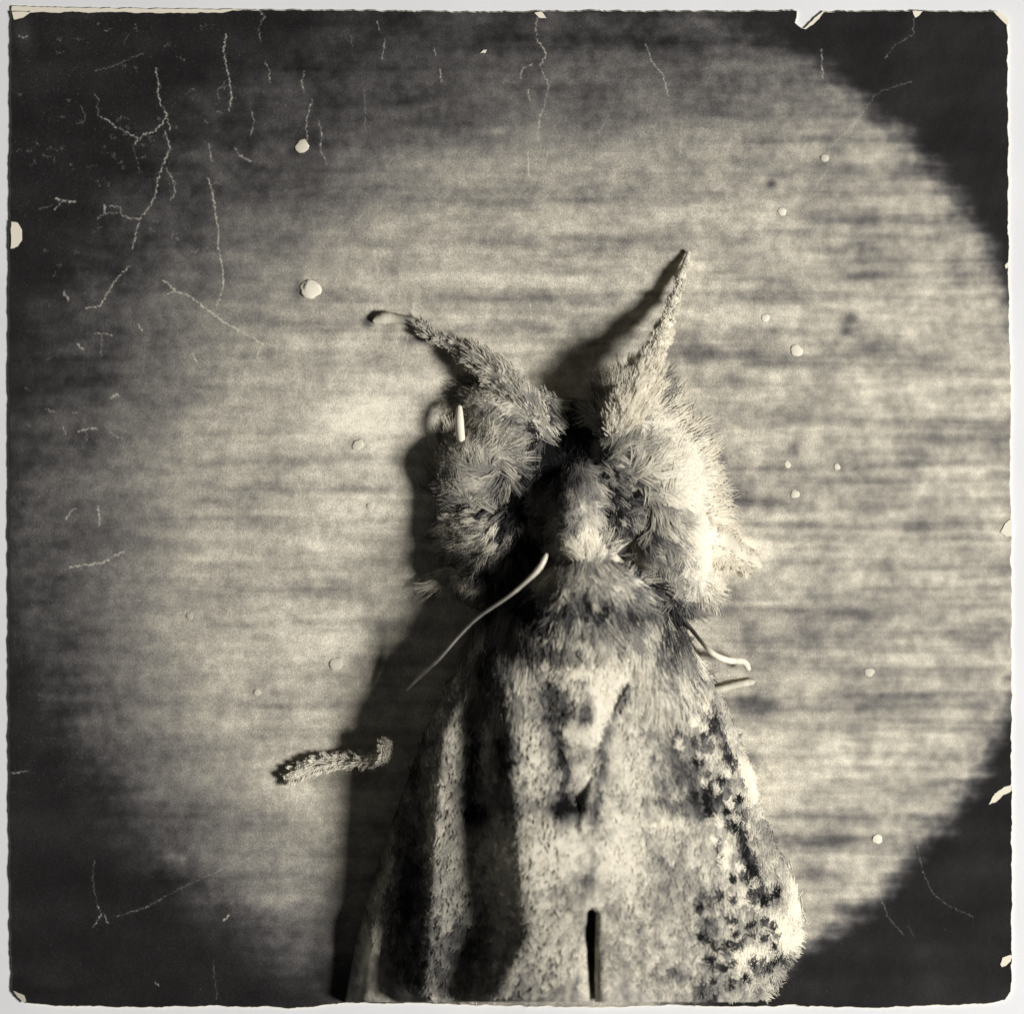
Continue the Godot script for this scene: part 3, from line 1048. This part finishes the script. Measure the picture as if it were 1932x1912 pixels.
class Strands:
	var v := PackedVector3Array()
	var n := PackedVector3Array()
	var c := PackedColorArray()
	var ix := PackedInt32Array()

	func tube(pts: PackedVector3Array, rad: PackedFloat32Array, cols: PackedColorArray, sides: int) -> void:
		var first := v.size()
		var m := pts.size()
		for i in m:
			var d := (pts[mini(i + 1, m - 1)] - pts[maxi(i - 1, 0)]).normalized()
			var u := d.cross(Vector3.UP)
			u = Vector3.RIGHT if u.length() < 0.05 else u.normalized()
			var w := d.cross(u)
			for s in sides:
				var a := TAU * s / sides
				var o := u * cos(a) + w * sin(a)
				v.append(pts[i] + o * rad[i])
				n.append(o)
				c.append(cols[i])
		for i in m - 1:
			for s in sides:
				var a := first + i * sides + s
				var b := first + i * sides + (s + 1) % sides
				ix.append_array([a, a + sides, b, b, a + sides, b + sides])

	# a hair: a flattened blade with a raised ridge
	func blade(pts: PackedVector3Array, rad: PackedFloat32Array, cols: PackedColorArray) -> void:
		var first := v.size()
		var m := pts.size()
		for i in m:
			var d := (pts[mini(i + 1, m - 1)] - pts[maxi(i - 1, 0)]).normalized()
			var side := d.cross(Vector3.UP)
			side = Vector3.RIGHT if side.length() < 0.05 else side.normalized()
			var up := side.cross(d)
			v.append(pts[i] - side * rad[i])
			v.append(pts[i] + up * rad[i] * 0.7)
			v.append(pts[i] + side * rad[i])
			var round := up * 0.35 + Vector3.UP * 0.65
			n.append((round - side * 0.45).normalized())
			n.append(round.normalized())
			n.append((round + side * 0.45).normalized())
			for k in 3:
				c.append(cols[i])
		for i in m - 1:
			for s in 2:
				var a := first + i * 3 + s
				ix.append_array([a, a + 3, a + 1, a + 1, a + 3, a + 4])

	func mesh() -> ArrayMesh:
		var a := []
		a.resize(Mesh.ARRAY_MAX)
		a[Mesh.ARRAY_VERTEX] = v
		a[Mesh.ARRAY_NORMAL] = n
		a[Mesh.ARRAY_COLOR] = c
		a[Mesh.ARRAY_INDEX] = ix
		var am := ArrayMesh.new()
		am.add_surface_from_arrays(Mesh.PRIMITIVE_TRIANGLES, a)
		return am


# Hairs rooted in an ellipse, combed away from a point (or along an angle), lying over the body.
# how: fan (Vector2 they fan from) or angle; swirl; long; lift; wide; shift (tone); contrast
func fur(s: Strands, cx: float, cy: float, rx: float, ry: float, rot: float, count: int, how: Dictionary) -> void:
	var cs := cos(deg_to_rad(rot))
	var sn := sin(deg_to_rad(rot))
	var long: float = how.get("long", 45.0)
	var lift: float = how.get("lift", 10.0)
	var wide: float = how.get("wide", 1.02)
	var shift: float = how.get("shift", 0.0)
	var contrast: float = how.get("contrast", 30.0)
	var mess: float = how.get("mess", 0.16)
	var clump: float = how.get("clump", 0.5)
	var swirl: float = how.get("swirl", 0.0)
	var base: float = how.get("base", 0.0)
	count = int(count * 1.9)
	var per: int = how.get("wisp", 12)
	var bend: float = how.get("bend", 0.3)
	var above: float = how.get("above", -1.5)
	var fleck: float = how.get("fleck", 12.0)
	var gain: float = how.get("gain", 1.6)
	var lowest: float = how.get("lowest", -1.0)
	for wisp in maxi(1, count / per):
		var a := rng.randf() * TAU
		var r := sqrt(rng.randf())
		var ex := cos(a) * r * rx
		var ey := sin(a) * r * ry
		var x := cx + ex * cs - ey * sn
		var y := cy + ex * sn + ey * cs
		if lowest > 0.0 and (sample(all_h, x, y) < lowest or y > 1880.0):
			continue
		var dir0 := 0.0
		if how.has("fan"):
			var f: Vector2 = how.fan
			dir0 = (Vector2(x, y) - f).angle()
		else:
			dir0 = deg_to_rad(how.get("angle", 90.0))
		dir0 += swirl + clump * clump_noise.get_noise_2d(x, y) * 1.6 + rng.randfn(0, mess)
		var curve0 := rng.randfn(0.0, bend) + bend * 1.4 * clump_noise.get_noise_2d(x + 400.0, y) + (how.get("curl", 0.0) as float)
		var len0 := long * rng.randf_range(0.7, 1.2)
		var tone0 := (172.0 if lowest < 0.0 else 192.0) + (sample(marks_and_shade, x, y) - 150.0) * gain + shift + rng.randfn(0, contrast) + 46.0 * clump_noise.get_noise_2d(x * 0.8 + 900.0, y * 0.8)
		var up := rng.randf_range(0.3, 1.3) * lift
		for k in per:
			var dir := dir0 + rng.randfn(0, 0.09)
			var curve := curve0 + rng.randfn(0, 0.08)
			var len := len0 * rng.randf_range(0.7, 1.15)
			var tone := tone0 + rng.randfn(0, fleck)
			var base1 := base * rng.randf_range(0.85, 1.05)
			var off := Vector2(rng.randfn(0, 5.0), rng.randfn(0, 5.0))
			var pts := PackedVector3Array()
			var rad := PackedFloat32Array()
			var cols := PackedColorArray()
			var px := x
			var py := y
			for i in 4:
				var t := i / 3.0
				var qx := px + off.x * (1.0 - 0.55 * t)
				var qy := py + off.y * (1.0 - 0.55 * t)
				var h := maxf(sample(all_h, qx, qy), base1 * (1.0 - t * 0.6)) + above + up * sin(t * 2.2)
				pts.append(P(qx, qy if lowest < 0.0 else qy - h * 0.062 * clampf((qy - 1700.0) / 190.0, 0.0, 1.0), maxf(h, 1.0)))
				rad.append(U * wide * (1.0 - 0.7 * t * t) * rng.randf_range(0.85, 1.1))
				var c := lin(clampf(tone * (0.74 + 0.38 * t), 26, 240))
				c.a = 1.0 - 0.8 * t * t * t
				cols.append(c)
				dir += curve * 0.45
				px += cos(dir) * len / 3.0
				py += sin(dir) * len / 3.0
			s.blade(pts, rad, cols)


func limb(pts: Array, radii: Array, tones: Array, sides := 10, sub := 5, rough := 0.12) -> ArrayMesh:
	var s := Strands.new()
	var q := PackedVector3Array()
	var r := PackedFloat32Array()
	var c := PackedColorArray()
	var n := pts.size()
	for k in n - 1:
		for i in sub + (1 if k == n - 2 else 0):
			var t := float(i) / sub
			var a: Vector3 = pts[maxi(k - 1, 0)]
			var b: Vector3 = pts[k]
			var d: Vector3 = pts[k + 1]
			var e: Vector3 = pts[mini(k + 2, n - 1)]
			var p := b.cubic_interpolate(d, a, e, t)
			q.append(P(p.x, p.y, p.z))
			r.append(U * lerpf(radii[k], radii[k + 1], t) * (1.0 + rng.randf_range(-rough, rough)))
			c.append(lin(clampf(lerpf(tones[k], tones[k + 1], t) + rng.randfn(0, 8), 26, 240)))
	# rounded ends
	var a0 := q[0] + (q[0] - q[1]).normalized() * r[0] * 0.7
	var a1 := q[-1] + (q[-1] - q[-2]).normalized() * r[-1] * 0.7
	q.insert(0, a0)
	r.insert(0, r[0] * 0.2)
	c.insert(0, c[0])
	q.append(a1)
	r.append(r[-1] * 0.2)
	c.append(c[-1])
	s.tube(q, r, c, sides)
	return s.mesh()


func limb_fur(s: Strands, pts: Array, radii: Array, count: int, long: float, tone: float, contrast := 35.0, lean := 0.5) -> void:
	# wisps of hair standing off a limb
	for wisp in count / 4:
		var f := rng.randf() * (pts.size() - 1.001)
		var i := int(f)
		var t := f - i
		var a: Vector3 = pts[i]
		var b: Vector3 = pts[i + 1]
		var p := a.lerp(b, t)
		var d := (b - a).normalized()
		var side0 := Vector3(rng.randfn(0, 1), rng.randfn(0, 1), absf(rng.randfn(0, 0.8)))
		side0 = (side0 - d * side0.dot(d)).normalized()
		var r: float = lerpf(radii[i], radii[i + 1], t)
		var v0 := tone + rng.randfn(0, contrast)
		var len0 := long * rng.randf_range(0.5, 1.4)
		var lean0 := lean * rng.randf_range(0.3, 1.4)
		for k in 7:
			var side := (side0 + Vector3(rng.randfn(0, 0.12), rng.randfn(0, 0.12), rng.randfn(0, 0.12))).normalized()
			var off := d * rng.randfn(0, 4.0)
			var q := PackedVector3Array()
			var rad := PackedFloat32Array()
			var cols := PackedColorArray()
			var len := len0 * rng.randf_range(0.75, 1.15)
			var floor_h := rng.randf_range(1.0, 12.0)
			for m in 4:
				var u := m / 3.0
				var w := p + off * (1.0 - 0.5 * u) + side * (r * 0.8 + len * u * (1.0 - lean0 * u * 0.5)) + d * (len * lean0 * u * u)
				q.append(P(w.x, w.y, maxf(w.z, floor_h + m * 0.3)))
				rad.append(U * 1.15 * (1.0 - 0.7 * u * u))
				var c := lin(clampf((v0 + rng.randfn(0, 10.0)) * (0.78 + 0.3 * u), 26, 240))
				c.a = 1.0 - 0.8 * u * u * u
				cols.append(c)
			s.blade(q, rad, cols)


func stuff(s: Strands, called: String, parent: Node3D, label := "") -> MeshInstance3D:
	var o := obj(called, s.mesh(), mat_hair, parent)
	o.set_meta("kind", "stuff")
	if label:
		o.set_meta("label", label)
	return o


func build_moth() -> void:
	moth_maps()
	var moth := Node3D.new()
	moth.name = "moth"
	moth.position = P(1100, 1300, 0)
	add_child(moth)
	tag(moth, "large furry pale moth seen from above with folded mottled wings and spread fluffy forelegs", "moth")
	var body := obj("body", body_mesh(), mat_fur, moth)
	var lw := obj("forewing", wing_mesh(left_rows, 14), mat_fur, moth)
	var sc := Strands.new()
	fur(sc, 930, 1560, 260, 350, 10, 13000, {"angle": 97, "long": 13, "lift": 0.3, "fleck": 5.0, "contrast": 6, "mess": 0.2, "wide": 1.0, "bend": 0.1, "lowest": 24.0, "above": 3.2, "gain": 1.6, "clump": 0.1, "wisp": 5})
	stuff(sc, "scales", lw)
	lw.set_meta("label", "shaded left forewing with a pale ridge along its fold, part of the shade and light painted in")
	var rw := obj("forewing", wing_mesh(right_rows, 16), mat_fur, moth)
	sc = Strands.new()
	fur(sc, 1290, 1550, 240, 350, -10, 12500, {"angle": 83, "long": 13, "lift": 0.3, "fleck": 5.0, "contrast": 6, "mess": 0.2, "wide": 1.0, "bend": 0.1, "lowest": 20.0, "above": 3.2, "gain": 1.6, "clump": 0.1, "wisp": 5})
	for k in 50:
		# fringe along the outer edge
		var row := profile(right_rows, row_of(right_rows, lerpf(1240, 1870, k / 49.0)))
		fur(sc, row[-1].x - 9.0, lerpf(1240, 1870, k / 49.0), 7, 9, 0, 42, {"angle": 66, "long": 18, "lift": 3, "contrast": 16, "mess": 0.3, "wide": 1.0, "wisp": 6})
	for k in 95:
		# dark and white flecks of scales: dots low on the wing, streaks along the dark band
		var low := k < 46
		var y := rng.randf_range(1660, 1862) if low else rng.randf_range(1320, 1720)
		var x := rng.randf_range(1310, 1470 - maxf(0.0, y - 1800) * 0.7) if low else 1305 + (y - 1320) * 0.29 + rng.randfn(0, 24)
		var tone := rng.randf_range(-170, -90) if low or k % 3 else 90.0
		var r := rng.randf_range(2.5, 5.0)
		fur(sc, x, y, r, r * (1.0 if low else 2.2), -14, 14 if low else 22, {"angle": 80, "long": 9, "lift": 0.3, "fleck": 6.0, "contrast": 8, "mess": 0.3, "wide": 1.1, "lowest": 14.0, "above": 4.6, "gain": 0.8, "shift": tone, "wisp": 4})
	stuff(sc, "scales", rw)
	rw.set_meta("label", "sunlit right forewing, pale grey with dark mottling and white edge patches")

	var s := Strands.new()
	fur(s, 1100, 1180, 112, 26, 0, 2600, {"fan": Vector2(1098, 1010), "long": 50, "lift": 8, "contrast": 24, "mess": 0.1, "bend": 0.12})
	fur(s, 1095, 1310, 74, 130, 0, 3600, {"angle": 90, "gain": 1.9, "long": 18, "lift": 2, "contrast": 10, "mess": 0.4, "wide": 1.4, "shift": 0})
	fur(s, 1095, 1470, 34, 70, 0, 900, {"angle": 90, "long": 30, "lift": 3, "contrast": 18, "mess": 0.3, "wide": 1.1})
	fur(s, 1022, 1340, 6, 150, -17, 300, {"angle": 72, "shift": -46, "long": 34, "lift": 4, "contrast": 20, "mess": 0.15, "bend": 0.1})  # hairs toned darker to paint the shadow line at the left wing edge
	fur(s, 1160, 1345, 4, 115, 22, 260, {"angle": 112, "shift": -84, "long": 30, "lift": 4, "contrast": 20, "mess": 0.15, "bend": 0.1})  # same painted shadow line at the right wing edge
	fur(s, 1108, 1600, 30, 90, 0, 1000, {"angle": 92, "long": 34, "lift": 3, "contrast": 24, "mess": 0.25})
	fur(s, 1094, 1780, 5, 86, 0, 500, {"angle": 80, "long": 13, "lift": 3, "contrast": 20, "mess": 0.3, "wide": 1.0, "lowest": 240.0, "wisp": 5})
	fur(s, 1142, 1780, 5, 86, 0, 500, {"angle": 100, "long": 13, "lift": 3, "contrast": 20, "mess": 0.3, "wide": 1.0, "lowest": 240.0, "wisp": 5})
	stuff(s, "thorax_fur", body, "pale fur with dark spots on the middle of the back")
	s = Strands.new()
	fur(s, 1100, 1108, 114, 48, 0, 5200, {"fan": Vector2(1098, 1020), "long": 50, "lift": 14, "contrast": 34, "mess": 0.08, "bend": 0.16, "shift": -4, "wide": 1.0, "wisp": 8, "clump": 0.25})
	stuff(s, "collar_fur", body, "dark banded collar of combed hair behind the head")
	s = Strands.new()
	fur(s, 958, 1212, 46, 80, 10, 2600, {"angle": 101, "long": 100, "lift": 7, "contrast": 34, "mess": 0.07, "clump": 0.15, "bend": 0.1})
	fur(s, 912, 1215, 24, 56, 14, 900, {"angle": 100, "long": 66, "lift": 8, "contrast": 22, "mess": 0.1, "shift": -10, "clump": 0.15, "bend": 0.1})
	stuff(s, "shoulder_fur", body)
	s = Strands.new()
	fur(s, 1240, 1205, 50, 76, -20, 2600, {"angle": 77, "long": 104, "lift": 7, "contrast": 48, "mess": 0.06, "clump": 0.15, "bend": 0.1, "shift": 14})
	stuff(s, "shoulder_fur", body)
	s = Strands.new()
	fur(s, 1085, 928, 42, 60, 0, 1900, {"fan": Vector2(1086, 850), "long": 38, "lift": 9, "contrast": 22})
	fur(s, 1100, 1046, 44, 14, 0, 300, {"fan": Vector2(1100, 1120), "long": 46, "lift": 12, "contrast": 14, "base": 150.0})
	fur(s, 1062, 1000, 18, 36, 0, 300, {"angle": 120, "long": 34, "lift": 8})
	stuff(s, "head_fur", body, "pale tuft of hair on top of the head")
	s = Strands.new()
	fur(s, 985, 920, 46, 96, 0, 1000, {"angle": 130, "long": 26, "lift": 6, "contrast": 46, "mess": 0.5, "wide": 1.1})
	fur(s, 1058, 845, 60, 60, 0, 900, {"angle": 250, "long": 30, "lift": 6, "contrast": 12, "mess": 0.6, "shift": -40})  # extra dark tone paints the shade of the hollow
	fur(s, 1165, 930, 36, 76, -14, 900, {"angle": 40, "long": 26, "lift": 6, "contrast": 40, "mess": 0.6, "wide": 1.1})
	stuff(s, "face_fur", body, "sparse fur with the shade of the hollow between the legs painted in")
	s = Strands.new()
	fur(s, 894, 885, 60, 64, 0, 2600, {"fan": Vector2(930, 880), "swirl": 0.95, "long": 60, "lift": 12, "contrast": 16, "curl": 0.35, "wide": 1.1})
	stuff(s, "leg_fur", body, "swirling tuft of grey fur beside the face")
	s = Strands.new()
	fur(s, 924, 1016, 70, 66, 0, 2600, {"fan": Vector2(985, 950), "long": 50, "lift": 15, "contrast": 38, "mess": 0.2})
	fur(s, 868, 1075, 30, 14, -30, 160, {"angle": 138, "long": 56, "lift": 8, "contrast": 20, "shift": 30, "base": 40.0})
	fur(s, 945, 1090, 10, 30, 10, 120, {"angle": 105, "long": 50, "lift": 8, "contrast": 26, "base": 60.0})
	stuff(s, "leg_fur", body, "bushy tuft above the left antenna")
	s = Strands.new()
	fur(s, 1190, 800, 66, 60, -20, 2200, {"fan": Vector2(1130, 880), "long": 66, "lift": 9, "contrast": 20, "wide": 1.1})
	fur(s, 1255, 880, 60, 76, 0, 2200, {"fan": Vector2(1190, 900), "long": 54, "lift": 8, "contrast": 12, "wide": 1.1})
	fur(s, 1285, 970, 52, 80, 0, 1900, {"fan": Vector2(1200, 960), "long": 54, "lift": 8, "contrast": 12, "wide": 1.1})
	stuff(s, "leg_fur", body, "bright cream fluff on the right side of the head")
	s = Strands.new()
	fur(s, 1258, 1070, 72, 84, 0, 2800, {"angle": 62, "long": 46, "lift": 6, "contrast": 14, "mess": 0.5, "wide": 1.1})
	fur(s, 1322, 1060, 18, 74, -8, 700, {"angle": 50, "long": 36, "lift": 6, "contrast": 10, "shift": 20})
	stuff(s, "leg_fur", body, "mottled grey fur between the right leg and the collar")

	# left foreleg: thick furry thigh, thinner shin, beaded foot
	var pts := [Vector3(1020, 800, 30), Vector3(985, 762, 52), Vector3(940, 708, 48), Vector3(890, 668, 34), Vector3(842, 644, 22), Vector3(812, 632, 18), Vector3(790, 612, 16), Vector3(770, 604, 14), Vector3(748, 602, 12), Vector3(728, 600, 12), Vector3(708, 604, 9)]
	var rad := [20.0, 30.0, 25.0, 17.0, 10.0, 8.0, 11.0, 7.0, 10.0, 12.0, 6.0]
	var leg := obj("foreleg", limb(pts, rad, [90, 130, 160, 170, 160, 120, 190, 150, 190, 226, 190], 12), mat_fur, moth)
	leg.set_meta("label", "left foreleg stretched up and left, furry at its base with a thin beaded foot")
	s = Strands.new()
	limb_fur(s, pts.slice(0, 4), rad.slice(0, 4), 1600, 19, 185, 24, 0.9)
	limb_fur(s, pts.slice(3, 7), rad.slice(3, 7), 300, 10, 185, 26, 0.7)
	fur(s, 960, 782, 84, 44, 28, 2400, {"angle": 192, "long": 54, "lift": 9, "contrast": 26, "mess": 0.2, "curl": -0.3})
	fur(s, 1015, 770, 30, 36, 20, 500, {"angle": 40, "long": 44, "lift": 9, "contrast": 24, "mess": 0.2, "base": 50.0})
	stuff(s, "fur", leg)
	var spur := obj("spur", limb([Vector3(867, 768, 44), Vector3(867, 795, 56), Vector3(870, 830, 64)], [5.0, 8.5, 8.0], [240, 240, 236], 10, 4, 0.03), flat_mat(238), leg)
	spur.set_meta("label", "smooth white spur at the edge of the leg")
	# right foreleg
	pts = [Vector3(1165, 815, 90), Vector3(1190, 760, 112), Vector3(1218, 700, 100), Vector3(1230, 668, 82), Vector3(1248, 634, 68), Vector3(1262, 596, 44), Vector3(1268, 574, 38), Vector3(1280, 548, 30), Vector3(1284, 520, 22), Vector3(1292, 500, 16), Vector3(1299, 476, 9)]
	rad = [26.0, 30.0, 24.0, 13.0, 19.0, 9.0, 13.0, 7.0, 10.0, 6.0, 4.0]
	leg = obj("foreleg", limb(pts, rad, [190, 225, 236, 220, 240, 220, 232, 220, 225, 215, 200], 12), mat_fur, moth)
	leg.set_meta("label", "right foreleg reaching to the upper right, cream fluff tapering to a thin tip")
	s = Strands.new()
	limb_fur(s, pts.slice(0, 3), rad.slice(0, 3), 1100, 30, 240, 16, 0.9)
	limb_fur(s, pts.slice(2, 4), rad.slice(2, 4), 400, 15, 236, 16, 0.7)
	limb_fur(s, pts.slice(3, 6), rad.slice(3, 6), 500, 9, 240, 10, 0.3)
	limb_fur(s, pts.slice(5, 10), rad.slice(5, 10), 340, 6, 225, 20, 0.3)
	stuff(s, "fur", leg)
	# middle leg on the right, lying out on the wood
	pts = [Vector3(1270, 965, 60), Vector3(1335, 1022, 16), Vector3(1378, 1044, 8), Vector3(1424, 1064, 4)]
	rad = [44.0, 42.0, 34.0, 20.0]
	leg = obj("middle_leg", limb(pts, rad, [236, 240, 240, 238], 14), mat_fur, moth)
	leg.set_meta("label", "bright pale leg lying out to the right on the wood")
	s = Strands.new()
	limb_fur(s, pts, rad, 420, 16, 240, 6, 0.5)
	stuff(s, "fur", leg)
	# hind leg on the left, beyond the shadow
	pts = [Vector3(722, 1396, 66), Vector3(734, 1406, 72), Vector3(724, 1424, 66), Vector3(690, 1434, 36), Vector3(650, 1434, 15), Vector3(600, 1440, 14), Vector3(560, 1456, 12), Vector3(540, 1470, 9)]
	rad = [7.0, 10.0, 12.0, 12.0, 14.0, 15.0, 12.0, 7.0]
	leg = obj("hind_leg", limb(pts, rad, [190, 200, 200, 200, 205, 210, 200, 150], 10, 5, 0.2), mat_fur, moth)
	leg.set_meta("label", "curled end of a hind leg on the wood left of the shadow")
	s = Strands.new()
	limb_fur(s, pts, rad, 1100, 10, 215, 30, 0.5)
	stuff(s, "fur", leg)
	# tip of the right hind leg
	leg = obj("hind_leg", limb([Vector3(1335, 1306, 20), Vector3(1372, 1296, 14), Vector3(1400, 1289, 10), Vector3(1421, 1285, 8)], [8.0, 7.0, 7.0, 6.0], [190, 200, 205, 210], 8), mat_fur, moth)
	leg.set_meta("label", "thin pale leg tip below the right antenna")
	# antennae
	pts = [Vector3(1030, 1044, 226), Vector3(1026, 1054, 232), Vector3(1018, 1068, 238), Vector3(1000, 1088, 236), Vector3(960, 1122, 226), Vector3(905, 1160, 186), Vector3(868, 1196, 150), Vector3(828, 1242, 112), Vector3(796, 1272, 88), Vector3(768, 1300, 70)]
	var ant := obj("antenna", limb(pts, [3, 5, 5.5, 4.2, 3.2, 3.0, 3.0, 3.6, 3.8, 2.2], [200, 225, 225, 190, 150, 140, 140, 165, 175, 150], 10, 6, 0.08), mat_fur, moth)
	ant.set_meta("label", "left antenna, a long thin pale line crossing the dark shadow")
	pts = [Vector3(1150, 1040, sample(all_h, 1150, 1040) + 8.0), Vector3(1162, 1056, sample(all_h, 1162, 1056) + 10.0), Vector3(1200, 1080, sample(all_h, 1200, 1080) + 3.0), Vector3(1252, 1122, sample(all_h, 1252, 1122) + 2.0), Vector3(1296, 1176, sample(all_h, 1296, 1176) + 3.0), Vector3(1328, 1216, 70), Vector3(1348, 1234, 76), Vector3(1372, 1244, 50), Vector3(1402, 1247, 36), Vector3(1412, 1262, 28)]
	ant = obj("antenna", limb(pts, [9, 9, 4, 3.5, 3.5, 4.5, 5.5, 6.5, 6.5, 5], [215, 210, 90, 70, 70, 200, 230, 236, 236, 225], 10, 6, 0.08), mat_fur, moth)  # dark middle stretch paints the shaded line between collar and fluff
	ant.set_meta("label", "right antenna with a bright curved tip hooked downwards")
